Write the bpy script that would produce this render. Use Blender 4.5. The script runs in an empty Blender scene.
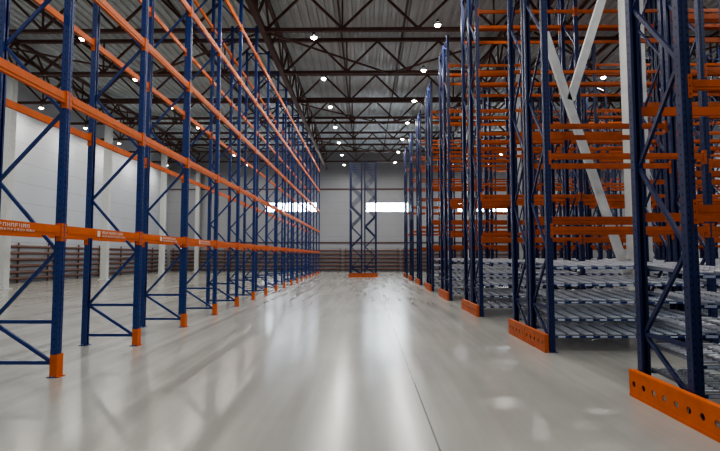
import bpy, bmesh, math, random
from mathutils import Vector, Matrix
random.seed(4)
scene=bpy.context.scene
COL=scene.collection
try: scene.view_settings.look='AgX - Medium High Contrast'
except Exception: pass

# ---------------------------------------------------------------- materials
def mat(name,color,rough=0.5,metal=0.0,noise=0.0,nscale=6.0,emit=None,estr=0.0,spec=None):
    m=bpy.data.materials.new(name); m.use_nodes=True
    nt=m.node_tree; b=nt.nodes['Principled BSDF']
    b.inputs['Base Color'].default_value=(*color,1)
    b.inputs['Roughness'].default_value=rough
    b.inputs['Metallic'].default_value=metal
    if spec is not None: b.inputs['Specular IOR Level'].default_value=spec
    if noise>0:
        tc=nt.nodes.new('ShaderNodeTexCoord'); n=nt.nodes.new('ShaderNodeTexNoise')
        n.inputs['Scale'].default_value=nscale; n.inputs['Detail'].default_value=4
        nt.links.new(tc.outputs['Object'],n.inputs['Vector'])
        r=nt.nodes.new('ShaderNodeValToRGB')
        r.color_ramp.elements[0].position=0.3; r.color_ramp.elements[1].position=0.7
        r.color_ramp.elements[0].color=(*[c*(1-noise) for c in color],1)
        r.color_ramp.elements[1].color=(*[min(1,c*(1+noise)) for c in color],1)
        nt.links.new(n.outputs['Fac'],r.inputs['Fac']); nt.links.new(r.outputs['Color'],b.inputs['Base Color'])
    if emit:
        b.inputs['Emission Color'].default_value=(*emit,1); b.inputs['Emission Strength'].default_value=estr
    return m
BLUE_L=mat('lit_blue_paint',(0.009,0.030,0.145),0.4,0,0.15)  # rack blue with the window light of the left side put into the colour
BLUE_R=mat('shaded_blue_paint',(0.006,0.015,0.075),0.42,0,0.15)  # same rack blue, darkened to carry the shade on the right
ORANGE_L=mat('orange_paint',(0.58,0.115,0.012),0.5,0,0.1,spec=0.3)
ORANGE_R=mat('shaded_orange_paint',(0.42,0.09,0.018),0.5,0,0.15,spec=0.3)  # same beam orange with the right side's shade mixed into the colour
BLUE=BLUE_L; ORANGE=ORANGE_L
DARK=mat('slot_black',(0.002,0.003,0.01),0.8)
WHITE=mat('white_lettering',(0.72,0.62,0.55),0.5)
BROWN=mat('primer_brown_steel',(0.10,0.048,0.037),0.6,0,0.2)
PIPE=mat('dull_brown_pipe',(0.14,0.07,0.052),0.55,0,0.2)
DECK=mat('galvanised_roof_deck',(0.46,0.50,0.51),0.5,0.05,0.10,0.8)
CONC=mat('white_painted_column',(0.58,0.60,0.59),0.6,0,0.06)
ZINC=mat('pale_grey_roller',(0.58,0.61,0.65),0.3,0.4,0.12)
TAG=mat('pale_label_holder',(0.62,0.66,0.74),0.4)
STEEL=mat('galvanised_track',(0.25,0.28,0.34),0.4,0.5,0.1)
LAMPB=mat('lamp_housing_grey',(0.10,0.10,0.11),0.4,0.5)
LENS=mat('lamp_glow',(1,1,1),0.4,emit=(1.0,0.95,0.86),estr=70)
LENSW=mat('warm_lamp_glow',(1,0.9,0.8),0.4,emit=(1.0,0.80,0.55),estr=45)
GLASS=mat('daylight_glazing',(0.9,0.95,1),0.3,emit=(0.80,0.90,1.0),estr=32)
FRAMEM=mat('window_frame_grey',(0.5,0.52,0.54),0.5)

def panel_mat(name,color,pitch,axis='Z',seam=0.65):
    m=bpy.data.materials.new(name); m.use_nodes=True; nt=m.node_tree; b=nt.nodes['Principled BSDF']
    b.inputs['Roughness'].default_value=0.45
    tc=nt.nodes.new('ShaderNodeTexCoord'); s=nt.nodes.new('ShaderNodeSeparateXYZ'); nt.links.new(tc.outputs['Object'],s.inputs[0])
    d=nt.nodes.new('ShaderNodeMath'); d.operation='DIVIDE'; d.inputs[1].default_value=pitch; nt.links.new(s.outputs[axis],d.inputs[0])
    f=nt.nodes.new('ShaderNodeMath'); f.operation='FRACT'; nt.links.new(d.outputs[0],f.inputs[0])
    l=nt.nodes.new('ShaderNodeMath'); l.operation='LESS_THAN'; l.inputs[1].default_value=0.04; nt.links.new(f.outputs[0],l.inputs[0])
    n=nt.nodes.new('ShaderNodeTexNoise'); n.inputs['Scale'].default_value=0.5; nt.links.new(tc.outputs['Object'],n.inputs['Vector'])
    r=nt.nodes.new('ShaderNodeValToRGB'); r.color_ramp.elements[0].color=(*[c*0.9 for c in color],1); r.color_ramp.elements[1].color=(*color,1)
    nt.links.new(n.outputs['Fac'],r.inputs['Fac'])
    mx=nt.nodes.new('ShaderNodeMix'); mx.data_type='RGBA'; nt.links.new(l.outputs[0],mx.inputs['Factor'])
    nt.links.new(r.outputs['Color'],mx.inputs['A']); mx.inputs['B'].default_value=(*[c*seam for c in color],1)
    nt.links.new(mx.outputs['Result'],b.inputs['Base Color'])
    return m
WALL=panel_mat('sandwich_panel_wall',(0.34,0.35,0.375),1.2,seam=0.85)
WALLW=panel_mat('white_panel_wall',(0.49,0.515,0.56),1.2,seam=0.75)

def floor_mat():
    m=bpy.data.materials.new('polished_concrete'); m.use_nodes=True; nt=m.node_tree; b=nt.nodes['Principled BSDF']
    L=nt.links.new; N=nt.nodes.new
    tc=N('ShaderNodeTexCoord')
    n1=N('ShaderNodeTexNoise'); n1.inputs['Scale'].default_value=0.30; n1.inputs['Detail'].default_value=6; n1.inputs['Roughness'].default_value=0.55
    L(tc.outputs['Object'],n1.inputs['Vector'])
    r1=N('ShaderNodeValToRGB'); r1.color_ramp.elements[0].position=0.25; r1.color_ramp.elements[1].position=0.75
    r1.color_ramp.elements[0].color=(0.285,0.285,0.262,1); r1.color_ramp.elements[1].color=(0.365,0.36,0.325,1)
    L(n1.outputs['Fac'],r1.inputs['Fac'])
    mp=N('ShaderNodeMapping'); mp.inputs['Scale'].default_value=(2.6,0.16,1); L(tc.outputs['Object'],mp.inputs['Vector'])
    n2=N('ShaderNodeTexNoise'); n2.inputs['Scale'].default_value=1.3; n2.inputs['Detail'].default_value=8; n2.inputs['Roughness'].default_value=0.6
    L(mp.outputs[0],n2.inputs['Vector'])
    n3=N('ShaderNodeTexNoise'); n3.inputs['Scale'].default_value=7; n3.inputs['Detail'].default_value=8
    L(tc.outputs['Object'],n3.inputs['Vector'])
    r2=N('ShaderNodeValToRGB'); r2.color_ramp.elements[0].position=0.3; r2.color_ramp.elements[1].position=0.7
    r2.color_ramp.elements[0].color=(0.88,0.88,0.88,1); r2.color_ramp.elements[1].color=(1.03,1.03,1.03,1)
    L(n2.outputs['Fac'],r2.inputs['Fac'])
    mu=N('ShaderNodeMix'); mu.data_type='RGBA'; mu.blend_type='MULTIPLY'; mu.inputs['Factor'].default_value=1
    L(r1.outputs['Color'],mu.inputs['A']); L(r2.outputs['Color'],mu.inputs['B'])
    s=N('ShaderNodeSeparateXYZ'); L(tc.outputs['Object'],s.inputs[0])
    a=N('ShaderNodeMath'); a.operation='ADD'; a.inputs[1].default_value=-0.60+60; L(s.outputs['X'],a.inputs[0])
    d=N('ShaderNodeMath'); d.operation='DIVIDE'; d.inputs[1].default_value=6.0; L(a.outputs[0],d.inputs[0])
    f=N('ShaderNodeMath'); f.operation='FRACT'; L(d.outputs[0],f.inputs[0])
    l=N('ShaderNodeMath'); l.operation='LESS_THAN'; l.inputs[1].default_value=0.0030; L(f.outputs[0],l.inputs[0])
    mj=N('ShaderNodeMix'); mj.data_type='RGBA'; L(l.outputs[0],mj.inputs['Factor']); L(mu.outputs['Result'],mj.inputs['A']); mj.inputs['B'].default_value=(0.10,0.095,0.09,1)
    L(mj.outputs['Result'],b.inputs['Base Color'])
    mr=N('ShaderNodeMapRange'); mr.inputs['From Min'].default_value=0.3; mr.inputs['From Max'].default_value=0.7; mr.inputs['To Min'].default_value=0.17; mr.inputs['To Max'].default_value=0.27; L(n2.outputs['Fac'],mr.inputs['Value'])
    L(mr.outputs[0],b.inputs['Roughness'])
    b.inputs['Specular IOR Level'].default_value=0.38
    bp=N('ShaderNodeBump'); bp.inputs['Strength'].default_value=0.02; bp.inputs['Distance'].default_value=0.01; L(n3.outputs['Fac'],bp.inputs['Height']); L(bp.outputs[0],b.inputs['Normal'])
    return m
FLOOR=floor_mat()

# ---------------------------------------------------------------- mesh helpers
class MB:
    def __init__(s): s.v=[]; s.f=[]; s.m=[]; s.mats=[]
    def mi(s,m):
        if m not in s.mats: s.mats.append(m)
        return s.mats.index(m)
    def box(s,c,d,m):
        k=s.mi(m); n=len(s.v); x,y,z=c; a,b,h=d[0]/2,d[1]/2,d[2]/2
        for sx in(-1,1):
            for sy in(-1,1):
                for sz in(-1,1): s.v.append((x+sx*a,y+sy*b,z+sz*h))
        for q in((0,1,3,2),(4,6,7,5),(0,4,5,1),(2,3,7,6),(0,2,6,4),(1,5,7,3)):
            s.f.append([n+i for i in q]); s.m.append(k)
    def quad(s,pts,m):
        k=s.mi(m); n=len(s.v); s.v+=pts; s.f.append(list(range(n,n+len(pts)))); s.m.append(k)
    def bar(s,p,q,w,h,m,up=(0,0,1)):
        p=Vector(p);q=Vector(q);d=(q-p).normalized(); u=Vector(up)
        if abs(d.dot(u))>0.98: u=Vector((1,0,0))
        sx=d.cross(u).normalized(); su=sx.cross(d).normalized()
        k=s.mi(m); n=len(s.v)
        for e in(p,q):
            for a,b in((-1,-1),(1,-1),(1,1),(-1,1)): s.v.append(tuple(e+sx*a*w/2+su*b*h/2))
        for f in((0,1,2,3),(7,6,5,4),(0,4,5,1),(1,5,6,2),(2,6,7,3),(3,7,4,0)):
            s.f.append([n+i for i in f]); s.m.append(k)
    def cyl(s,p,q,r,m,seg=10,r2=None,caps=True):
        p=Vector(p);q=Vector(q);d=(q-p).normalized(); u=Vector((0,0,1)) if abs(d.z)<0.9 else Vector((1,0,0))
        a=d.cross(u).normalized(); b=d.cross(a).normalized(); k=s.mi(m); n=len(s.v)
        if r2 is None:r2=r
        for e,rr in((p,r),(q,r2)):
            for i in range(seg):
                t=2*math.pi*i/seg; s.v.append(tuple(e+a*math.cos(t)*rr+b*math.sin(t)*rr))
        for i in range(seg):
            j=(i+1)%seg; s.f.append([n+i,n+j,n+seg+j,n+seg+i]); s.m.append(k)
        if caps:
            s.f.append([n+i for i in range(seg)][::-1]); s.m.append(k); s.f.append([n+seg+i for i in range(seg)]); s.m.append(k)
    def mesh(s,name):
        me=bpy.data.meshes.new(name); me.from_pydata(s.v,[],s.f)
        for m in s.mats: me.materials.append(m)
        me.polygons.foreach_set('material_index',s.m)
        me.update()
        bm=bmesh.new(); bm.from_mesh(me); bmesh.ops.recalc_face_normals(bm,faces=bm.faces); bm.to_mesh(me); bm.free()
        return me

def obj(name,data=None,loc=(0,0,0),rz=0,parent=None,label=None,cat=None,group=None,kind=None):
    o=bpy.data.objects.new(name,data); o.location=loc; o.rotation_euler=(0,0,rz)
    if parent: o.parent=parent
    if label:o['label']=label
    if cat:o['category']=cat
    if group:o['group']=group
    if kind:o['kind']=kind
    COL.objects.link(o); return o

# ---------------------------------------------------------------- rack parts
PW,PD=0.10,0.09   # post face width (along bays, Y) and depth (X)
def post_mesh(H,side):
    """C-profile perforated upright; outer face looks to side*X"""
    b=MB(); t=0.006
    b.box((side*(PD/2-t/2),0,H/2),(t,PW,H),BLUE)
    for sy in(-1,1):
        b.box((0,sy*(PW/2-t/2),H/2),(PD-2*t-0.001,t,H-0.002),BLUE)
        b.box((-side*(PD/2-t/2),sy*(PW/2-0.016),H/2),(t,0.030,H-0.004),BLUE)
    b.box((side*(PD/2+0.003),0,H/2),(0.006,0.026,H-0.01),BLUE)
    x=side*(PD/2+0.0012); z=0.35
    while z<H-0.05:
        for sy in(-1,1):
            y=sy*0.032
            b.quad([(x,y-0.008,z-0.014),(x,y+0.008,z-0.014),(x,y+0.005,z+0.014),(x,y-0.005,z+0.014)],DARK)
        z+=0.075
    z=0.4
    while z<H-0.05:
        for sy in(-1,1):
            yy=sy*(PW/2+0.0012)
            b.quad([(-0.008,yy,z-0.01),(0.008,yy,z-0.01),(0.008,yy,z+0.01),(-0.008,yy,z+0.01)],DARK)
        z+=0.1
    b.box((0,0,0.005),(PD+0.05,PW+0.06,0.01),BLUE)
    for sy in(-1,1): b.cyl((side*-0.0,sy*(PW/2+0.018),0.01),(side*-0.0,sy*(PW/2+0.018),0.03),0.009,STEEL,6)
    return b.mesh('post')
def bracing_mesh(H,d,rise=0.95):
    b=MB(); a=d/2-PD/2+0.01
    def h(z): b.bar((-a,0,z),(a,0,z),0.035,0.045,BLUE)
    h(0.18); h(0.72)
    b.bar((a,0,0.18),(-a,0,0.72),0.033,0.043,BLUE)
    z=0.72; s=-1
    while z+rise<H-0.2:
        b.bar((s*a,0,z),(-s*a,0,z+rise),0.033,0.043,BLUE); z+=rise; s=-s
    b.bar((s*a,0,z),(-s*a,0,H-0.1),0.033,0.043,BLUE)
    h(H-0.1)
    return b.mesh('upright_frame')
def foot_mesh():
    b=MB()
    x=PD/2+0.012
    b.box((x,0,0.15),(0.007,PW+0.034,0.30),ORANGE)
    for sy in(-1,1):
        b.box((x-0.047,sy*(PW/2+0.014),0.15),(0.09,0.007,0.295),ORANGE)
        b.box((x+0.02,sy*(PW/2-0.01),0.006),(0.045,0.045,0.012),ORANGE)
    return b.mesh('foot_protector')
def beam_mesh(L,side,h=0.115):
    b=MB(); l=L-PW-0.004
    b.box((0,0,0),(0.045,l-0.01,h),ORANGE)
    b.box((side*0.006,0,-h*0.06),(0.046,l-0.08,h*0.32),ORANGE)
    for sy in(-1,1):
        y=sy*(l/2-0.003)
        b.box((0.0,y,-0.02),(0.07,0.006,0.24),ORANGE)
        b.box((side*0.036,y+sy*0.022,-0.02),(0.006,0.05,0.24),ORANGE)
        for k in range(3): b.cyl((side*0.037,y+sy*0.022,-0.1+0.08*k),(side*0.041,y+sy*0.022,-0.1+0.08*k),0.008,DARK,6)
    return b.mesh('load_beam')
def guard_mesh(L,h=0.30):
    """channel barrier with round holes; plate in local XZ; length along X"""
    b=MB(); n=max(3,round(L/0.19)); c=L/n; seg=16; r=0.034
    for i in range(n):
        cx=-L/2+c*(i+0.5); z0=0.04; z1=h-0.04; cz=h/2
        pts_o=[];pts_i=[]
        for k in range(seg):
            t=2*math.pi*k/seg; dx,dz=math.cos(t),math.sin(t)
            s=1/max(abs(dx)/(c/2),abs(dz)/((z1-z0)/2))
            pts_o.append((cx+dx*s,0,cz+dz*s)); pts_i.append((cx+dx*r,0,cz+dz*r))
        for k in range(seg):
            j=(k+1)%seg
            b.quad([pts_o[k],pts_o[j],pts_i[j],pts_i[k]],ORANGE)
            pi,pj=pts_i[k],pts_i[j]
            b.quad([pi,pj,(pj[0],0.012,pj[2]),(pi[0],0.012,pi[2])],ORANGE)
        for sx in(-1,1):
            for sz in(-1,1):
                cor=(cx+sx*c/2,0,cz+sz*(z1-z0)/2)
                on_v=[p for p in pts_o if abs(p[0]-cor[0])<1e-5]; on_h=[p for p in pts_o if abs(p[2]-cor[2])<1e-5]
                if on_v and on_h:
                    pv=min(on_v,key=lambda p:abs(p[2]-cor[2])); ph=min(on_h,key=lambda p:abs(p[0]-cor[0]))
                    b.quad([pv,cor,ph],ORANGE)
    b.box((0,0.03,0.02),(L,0.07,0.04),ORANGE); b.box((0,0.03,h-0.02),(L,0.07,0.04),ORANGE)
    b.box((-L/2+0.004,0.03,h/2),(0.008,0.065,h-0.08),ORANGE); b.box((L/2-0.004,0.03,h/2),(0.008,0.065,h-0.08),ORANGE)
    return b.mesh('aisle_guard')
def bed_mesh(L,d):
    """carton flow bed: lanes of rollers between thin rails along X"""
    b=MB(); l=L-PW-0.03
    for sx in(-1,1):
        b.box((sx*(d/2-0.03),0,-0.03),(0.03,l,0.03),BLUE_L)
    n=11; c=l/n
    for i in range(n+1):
        y=-l/2+c*i
        b.box((0,min(max(y,-l/2+0.01),l/2-0.01),-0.002),(d-0.04,0.014,0.034),STEEL)
    for i in range(n):
        y=-l/2+c*(i+0.5)
        b.box((d/2-0.010,y,-0.026),(0.006,c*0.5,0.024),TAG)
        m=10
        for k in range(m):
            x=-d/2+0.07+(d-0.14)*k/(m-1)
            b.cyl((x,y-c*0.34,0.006),(x,y+c*0.34,0.006),0.014,ZINC,8)
    return b.mesh('roller_bed')
def sticker_mesh():
    """small logo block and white strokes of lettering on the beam face"""
    b=MB(); t=0.008
    y=-0.42
    b.box((0,y,0.0),(0.002,0.06,0.075),WHITE)
    y+=0.08
    for row,(hh,zz,n) in enumerate(((0.036,0.019,10),(0.024,-0.026,14))):
        yy=y; w=hh*0.75
        for i in range(n):
            b.box((0,yy,zz),(0.002,t*hh/0.036,hh),WHITE)
            if i%3!=1: b.box((0,yy+w/2,zz+hh/2-t/2),(0.002,w,t*0.8),WHITE)
            if i%2==0: b.box((0,yy+w/2,zz),(0.002,w,t*0.8),WHITE)
            if i%4!=2: b.box((0,yy+w,zz),(0.002,t*hh/0.036,hh),WHITE)
            yy+=w+0.022
    return b.mesh('printed_mark')

_cache={}
def cached(key,fn):
    key=(key,BLUE.name,ORANGE.name)
    if key not in _cache: _cache[key]=fn()
    return _cache[key]

def make_rack(loc,rz,frames,levels,H,d,label,group,feet='',beds=(),skip=(),guard=0,goff=0,stick=0,low={},bh=0.115,rise=0.95,bhr=None):
    """rack bays along local +Y, frame depth along local X, posts at +-d/2"""
    bhr=bhr or bh
    root=obj('pallet_rack',None,loc,rz,None,label,'rack',group)
    for fy in frames:
        fr=obj('upright_frame',cached(('br',H,d,rise),lambda:bracing_mesh(H,d,rise)),(0,fy,0),0,root)
        for s in(-1,1):
            obj('post',cached(('post',H,s),lambda:post_mesh(H,s)),(s*d/2,0,0),0,fr)
        if feet:
            obj('foot_protector',cached('foot',foot_mesh),(d/2,0,0),0,fr,label='orange steel foot protector')
    beams=[]
    for i in range(len(frames)-1):
        if i in skip: continue
        y0,y1=frames[i],frames[i+1]; L=round(y1-y0,3); yc=(y0+y1)/2
        for z in low.get(i,levels):
            for s in(-1,1): beams.append((L,s,(s*(d/2+0.012),yc,z)))
        for z in beds:
            o=obj('roller_bed',cached(('bed',L,d),lambda:bed_mesh(L,d)),(0,yc,z),0,root,label='bed of pale steel rollers between thin rails')
            o.rotation_euler=(0,0.06,0)
    W=Matrix.Translation(loc)@Matrix.Rotation(rz,4,'Z')
    cam=Vector((0,0,1.6)); beams.sort(key=lambda e:(W@Vector(e[2])-cam).length)
    def bmesh_for(L,s):
        hh=bh if s>0 else bhr
        return cached(('beam',L,s,hh),lambda:beam_mesh(L,s,hh))
    for L,s,p in beams[:100]:
        o=obj('load_beam',bmesh_for(L,s),p,0,root)
        if stick and s>0 and abs(p[2]-levels[0])<0.01 and p[1]<stick:
            k=obj('printed_mark',cached('stk',sticker_mesh),(0.031,0.28,0.0),0,o,label='white company mark printed on the beam')
            k.scale=(1,1.3,1.2)
    if len(beams)>100:
        verts=[];faces=[];mi=[]
        for L,s,p in beams[100:]:
            me=bmesh_for(L,s); n=len(verts)
            verts+=[tuple(v.co+Vector(p)) for v in me.vertices]
            for f in me.polygons: faces.append([n+i for i in f.vertices]); mi.append(f.material_index)
        me2=bpy.data.meshes.new('load_beams_rest'); me2.from_pydata(verts,[],faces); me2.materials.append(ORANGE); me2.materials.append(DARK)
        me2.polygons.foreach_set('material_index',mi); me2.update()
        obj('load_beam',me2,(0,0,0),0,root,kind='stuff',label='remaining orange beams farther down the rack')
    if guard:
        obj('aisle_guard',cached(('guard',guard),lambda:guard_mesh(guard)),(goff,frames[0]-PW/2-0.085,0),0,root,label='orange steel floor guard with round holes')
    return root

# left long row
P=2.24
frames=[P*i for i in range(18)]
make_rack((-4.60,4.21,0),0,frames,[1.94,3.76,5.55,7.35,9.15],10.3,0.92,
   'long row of empty blue pallet racking with orange beams','pallet racks along the main aisle',feet='f',stick=9,bh=0.145,bhr=0.105)
# centre end rack (two narrow frames side by side)
BLUE=BLUE_R; ORANGE=ORANGE_R  # switch to the shaded copies of the rack paints
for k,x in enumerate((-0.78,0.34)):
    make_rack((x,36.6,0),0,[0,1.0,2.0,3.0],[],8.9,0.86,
      'short blue rack with orange base at aisle end','racks at the end of the aisle',feet='',guard=1.11,rise=0.8)
# right rows, perpendicular
BP=2.7
rows=[(3.66,2,3.17),(8.12,3,3.10),(12.8,5,3.05),(17.4,6,3.05),(22.0,7,3.05),(26.6,7,3.05),(31.2,6,3.05),(35.8,5,3.05)]
d=0.86
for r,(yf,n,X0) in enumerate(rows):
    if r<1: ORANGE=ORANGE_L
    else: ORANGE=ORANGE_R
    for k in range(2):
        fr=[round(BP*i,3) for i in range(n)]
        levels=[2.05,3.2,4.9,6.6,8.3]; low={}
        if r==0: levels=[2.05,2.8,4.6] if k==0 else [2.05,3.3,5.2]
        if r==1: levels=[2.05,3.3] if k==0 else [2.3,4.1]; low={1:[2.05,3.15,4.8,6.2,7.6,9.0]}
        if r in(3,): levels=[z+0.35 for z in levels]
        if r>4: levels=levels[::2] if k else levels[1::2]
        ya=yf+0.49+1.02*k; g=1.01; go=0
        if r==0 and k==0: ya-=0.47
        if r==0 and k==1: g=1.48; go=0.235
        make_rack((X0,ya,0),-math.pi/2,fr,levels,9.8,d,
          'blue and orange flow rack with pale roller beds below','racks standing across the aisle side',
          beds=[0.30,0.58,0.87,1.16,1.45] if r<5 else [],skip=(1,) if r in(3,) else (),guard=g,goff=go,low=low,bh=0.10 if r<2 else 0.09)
ORANGE=ORANGE_L

# ---------------------------------------------------------------- room
XL,XR,YB,YF,ZR=-20.8,25.0,50.0,-6.0,12.6
XM=(XL+XR)/2
b=MB(); b.box((XM,(YB+YF)/2,-0.1),(XR-XL+0.6,YB-YF+0.6,0.2),FLOOR); obj('floor',b.mesh('floor'),kind='structure',label='polished grey concrete floor with joints')
b=MB(); b.box((XL-0.1,(YB+YF)/2,ZR/2),(0.2,YB-YF,ZR),WALLW); obj('wall_left',b.mesh('wall_left'),kind='structure',label='white sandwich panel wall')
b=MB(); b.box((XR+0.1,(YB+YF)/2,ZR/2),(0.2,YB-YF,ZR),WALL); obj('wall_right',b.mesh('wall_right'),kind='structure',label='light grey sandwich panel wall')
wins=[(-10.6,-5.2),(0.0,4.4),(9.6,15.0)]
wz0,wz1=6.2,7.2
b=MB()
b.box((XM,YB+0.1,wz0/2),(XR-XL,0.2,wz0),WALL); b.box((XM,YB+0.1,(wz1+ZR)/2),(XR-XL,0.2,ZR-wz1),WALL)
edges=sorted(wins); x=XL
for a,c in edges:
    b.box(((x+a)/2,YB+0.1,(wz0+wz1)/2),(a-x,0.2,wz1-wz0),WALL); x=c
b.box(((x+XR)/2,YB+0.1,(wz0+wz1)/2),(XR-x,0.2,wz1-wz0),WALL)
obj('wall_back',b.mesh('wall_back'),kind='structure',label='light grey sandwich panel wall with a high window strip')
for i,(a,c) in enumerate(edges):
    b=MB(); b.box(((a+c)/2,YB+0.12,(wz0+wz1)/2),(c-a,0.03,wz1-wz0),GLASS)
    n=4
    for k in range(n+1): b.box((a+(c-a)*k/n,YB+0.08,(wz0+wz1)/2),(0.06,0.06,wz1-wz0),FRAMEM)
    for z in(wz0+0.03,wz1-0.03): b.box(((a+c)/2,YB+0.08,z),(c-a,0.06,0.06),FRAMEM)
    obj('window_%d'%(i+1),b.mesh('window'),kind='structure',label='high strip window bright with daylight')
# corrugated roof deck, ribs along Y
b=MB(); x=XL; per=0.4; dk=0.09
while x<XR-0.01:
    prof=[(0,0),(0.16,0),(0.2,dk),(0.36,dk),(0.4,0)]
    for (u0,z0),(u1,z1) in zip(prof[:-1],prof[1:]):
        b.quad([(x+u0,YF,ZR+z0),(x+u1,YF,ZR+z1),(x+u1,YB+0.2,ZR+z1),(x+u0,YB+0.2,ZR+z0)],DECK)
    x+=per
b.box((XM,(YB+YF)/2,ZR+0.2),(XR-XL,YB-YF,0.1),DECK)
obj('ceiling',b.mesh('ceiling'),kind='structure',label='corrugated galvanised steel roof deck')

# roof trusses across the hall
ZB,ZT=10.7,12.35
tY=[9.8+4.5*i for i in range(9)]
def truss_parts(x0,x1,panel,cw=0.14):
    c=MB(); c.bar((x0,0,ZB),(x1,0,ZB),cw,cw,BROWN)
    t=MB(); t.bar((x0,0,ZT),(x1,0,ZT),0.16,0.16,BROWN)
    w=MB(); n=round((x1-x0)/panel); p=(x1-x0)/n
    for i in range(n):
        a=x0+p*i; m=a+p/2; e=a+p
        w.bar((a,0,ZT-0.08),(m,0,ZB+0.06),0.08,0.09,BROWN); w.bar((m,0,ZB+0.06),(e,0,ZT-0.08),0.08,0.09,BROWN)
        if i%2==0: w.bar((m,0,ZB+0.06),(m,0,ZT-0.08),0.06,0.06,BROWN)
        w.box((m,0,ZB+0.09),(0.3,0.02,0.14),BROWN)
    return c.mesh('bottom_chord'),t.mesh('top_chord'),w.mesh('web_bracing')
tp=truss_parts(XL+0.05,XR-0.05,3.0)
for y in tY:
    r=obj('roof_truss',None,(0,y,0),label='brown steel roof truss spanning the hall',cat='roof truss',group='roof trusses')
    for nm,me in zip(('bottom_chord','top_chord','web_bracing'),tp): obj(nm,me,parent=r)
tl=truss_parts(-5.9,YB-0.3,2.8,0.22)
for x in(-17.5,-4.15,6.55,17.0):
    r=obj('longitudinal_truss',None,(x,0,0),rz=math.pi/2,label='long brown lattice girder under the roof',cat='roof truss',group='lattice girders')
    for nm,me in zip(('bottom_chord','top_chord','web_bracing'),tl): obj(nm,me,parent=r)
pm=MB(); pm.bar((0,YF,ZR-0.09),(0,YB-0.05,ZR-0.09),0.08,0.16,BROWN); pm=pm.mesh('purlin')
for x in[-19,-14.5,-11.5,-8.5,-1.2,1.8,9.5,12.5,20,23]:
    obj('roof_purlin',pm,(x,0,0),label='slim brown purlin under the roof deck',cat='roof beam',group='roof purlins')
for i,(x0,x1) in enumerate([(-4.15,6.5),(-17.5,-4.15),(6.5,17.0)]):
    for j in(2,4,6):
        y0=tY[j]+0.1; y1=tY[j+1]-0.1
        b=MB(); xm=(x0+x1)/2; zz=ZB-0.11; g=0.3
        b.bar((x0+g,y0,zz),(xm,y1,zz),0.07,0.07,BROWN); b.bar((xm,y1,zz),(x1-g,y0,zz),0.07,0.07,BROWN)
        obj('wind_brace',b.mesh('wind_brace'),label='thin brown diagonal brace between roof trusses',cat='roof brace',group='wind braces')

# columns
def column(x,y,s=0.38):
    r=obj('building_column',None,(x,y,0),label='white painted square building column',cat='column',group='building columns')
    b=MB(); b.box((0,0,(ZB-0.11)/2),(s,s,ZB-0.11),CONC); obj('shaft',b.mesh('shaft'),parent=r)
    b=MB(); b.box((0,0,0.03),(s+0.2,s+0.2,0.06),CONC)
    for sx in(-1,1):
        for sy in(-1,1): b.cyl((sx*(s/2+0.05),sy*(s/2+0.05),0.06),(sx*(s/2+0.05),sy*(s/2+0.05),0.12),0.02,STEEL,6)
    obj('base_plate',b.mesh('base_plate'),parent=r)
CY=11.6
for y in(CY,20.7,30.0,39.0): column(6.55,y,0.40)
for y in(23,32,41,49.5): column(-17.5,y)
r=obj('cross_brace',None,(0,CY,0),label='white steel diagonal braces meeting beside a building column',cat='brace')
b=MB(); b.bar((6.22,0,1.2),(4.42,0,7.1),0.10,0.19,CONC); b.box((6.23,0,1.30),(0.23,0.03,0.45),CONC); obj('brace_bar',b.mesh('brace_bar'),parent=r)
b=MB(); b.bar((5.0,0,5.4),(6.12,0,8.75),0.10,0.19,CONC); b.box((6.23,0,8.7),(0.23,0.03,0.45),CONC); obj('brace_bar',b.mesh('brace_bar'),parent=r)

# pipe heating registers along walls
def register(L):
    ps=[]
    for k in range(6):
        b=MB(); b.cyl((-L/2,0,0.26+0.38*k),(L/2,0,0.26+0.38*k),0.085,PIPE,8)
        ps.append(('pipe',b.mesh('pipe')))
    for sx in(-1,0,1):
        b=MB(); x=sx*(L/2-0.25); b.box((x,0.115,1.2),(0.08,0.06,2.4),PIPE)
        ps.append(('stand',b.mesh('stand')))
    return ps
reg=register(5.9)
def place_reg(x,y,rz):
    r=obj('pipe_radiator',None,(x,y,0),rz,label='brown horizontal pipe radiator along the wall',cat='radiator',group='wall pipe radiators')
    for nm,me in reg: obj(nm,me,parent=r)
for i in range(7): place_reg(-17.4+6*i,YB-0.2,0)
for i in range(6): place_reg(XL+0.2,16.4+6*i,math.pi/2)
for i,z in enumerate((3.0,8.6)):
    b=MB(); b.box((XM,YB-0.06,z),(XR-XL-0.1,0.1,0.12),BROWN); obj('trim_%d'%(i+1),b.mesh('trim'),kind='structure')

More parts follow.
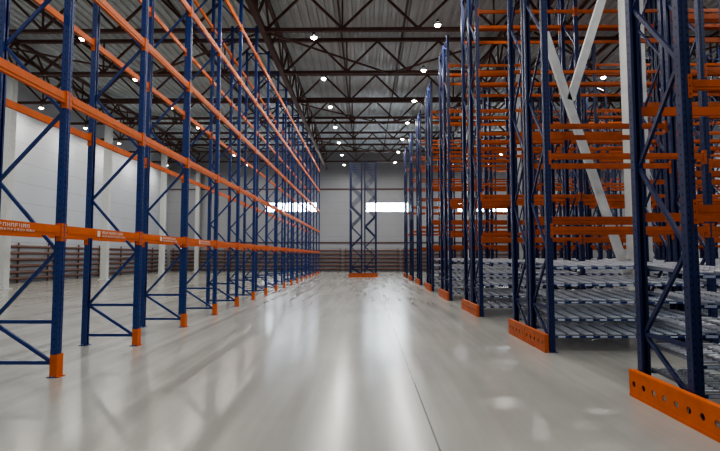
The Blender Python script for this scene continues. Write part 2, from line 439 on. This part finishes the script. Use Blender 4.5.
# ---------------------------------------------------------------- lamps
def lamp_parts(lens):
    q=0.5
    h=MB(); h.cyl((0,0,0.22*q),(0,0,0.38*q),0.12*q,LAMPB,14); h.cyl((0,0,0.16*q),(0,0,0.22*q),0.08*q,LAMPB,12)
    s=MB(); s.cyl((0,0,0.16*q),(0,0,-0.02*q),0.10*q,LAMPB,20,0.25*q,False); s.cyl((0,0,-0.02*q),(0,0,-0.03*q),0.25*q,LAMPB,20,0.255*q,False)
    l=MB(); l.cyl((0,0,-0.03*q),(0,0,-0.14*q),0.23*q,lens,20,0.13*q)
    r=MB(); r.cyl((0,0,0.38*q),(0,0,0.23),0.012,LAMPB,6)
    return [('housing',h.mesh('housing')),('reflector_shade',s.mesh('shade')),('lens',l.mesh('lens')),('hanger_rod',r.mesh('rod'))]
lp=lamp_parts(LENS); lpw=lamp_parts(LENSW)
am=MB(); am.bar((0,0,0.225),(0,0.9,0.225),0.03,0.03,LAMPB); am=am.mesh('suspension_arm')
ld=bpy.data.lights.new('lamp_light','AREA'); ld.shape='DISK'; ld.size=0.3; ld.energy=135; ld.color=(1.0,0.97,0.93)
ldw=bpy.data.lights.new('warm_lamp_light','AREA'); ldw.shape='DISK'; ldw.size=0.3; ldw.energy=118; ldw.color=(1.0,0.95,0.88)
for y in [0.8,5.3]+tY:
    for x in(-19.3,-11.5,-2.1,2.75,11.7,19.5):
        warm=x<-5
        r=obj('high_bay_lamp',None,(x,y-(0.9 if x==2.75 else 0),10.40 if x!=2.75 else 10.44),label=('warm' if warm else 'white')+' round high-bay lamp glowing under the roof truss',cat='lamp',group='high-bay lamps')
        for nm,me in (lpw if warm else lp): obj(nm,me,parent=r)
        if x==2.75: obj('suspension_arm',am,parent=r)
        lo=bpy.data.objects.new('light_source',ldw if warm else ld); lo.location=(0,0,-0.1); lo.parent=r; COL.objects.link(lo)

# ---------------------------------------------------------------- world & camera
w=bpy.data.worlds.new('world'); scene.world=w; w.use_nodes=True
w.node_tree.nodes['Background'].inputs[0].default_value=(0.62,0.77,1.0,1); w.node_tree.nodes['Background'].inputs[1].default_value=0.42
cd=bpy.data.cameras.new('camera'); cd.sensor_width=36; cd.lens=24; cd.clip_end=300
cam=bpy.data.objects.new('camera',cd); COL.objects.link(cam); cam.location=(0,0,1.6)
cam.rotation_euler=(math.radians(90+3.64),0,math.radians(0.72)); scene.camera=cam
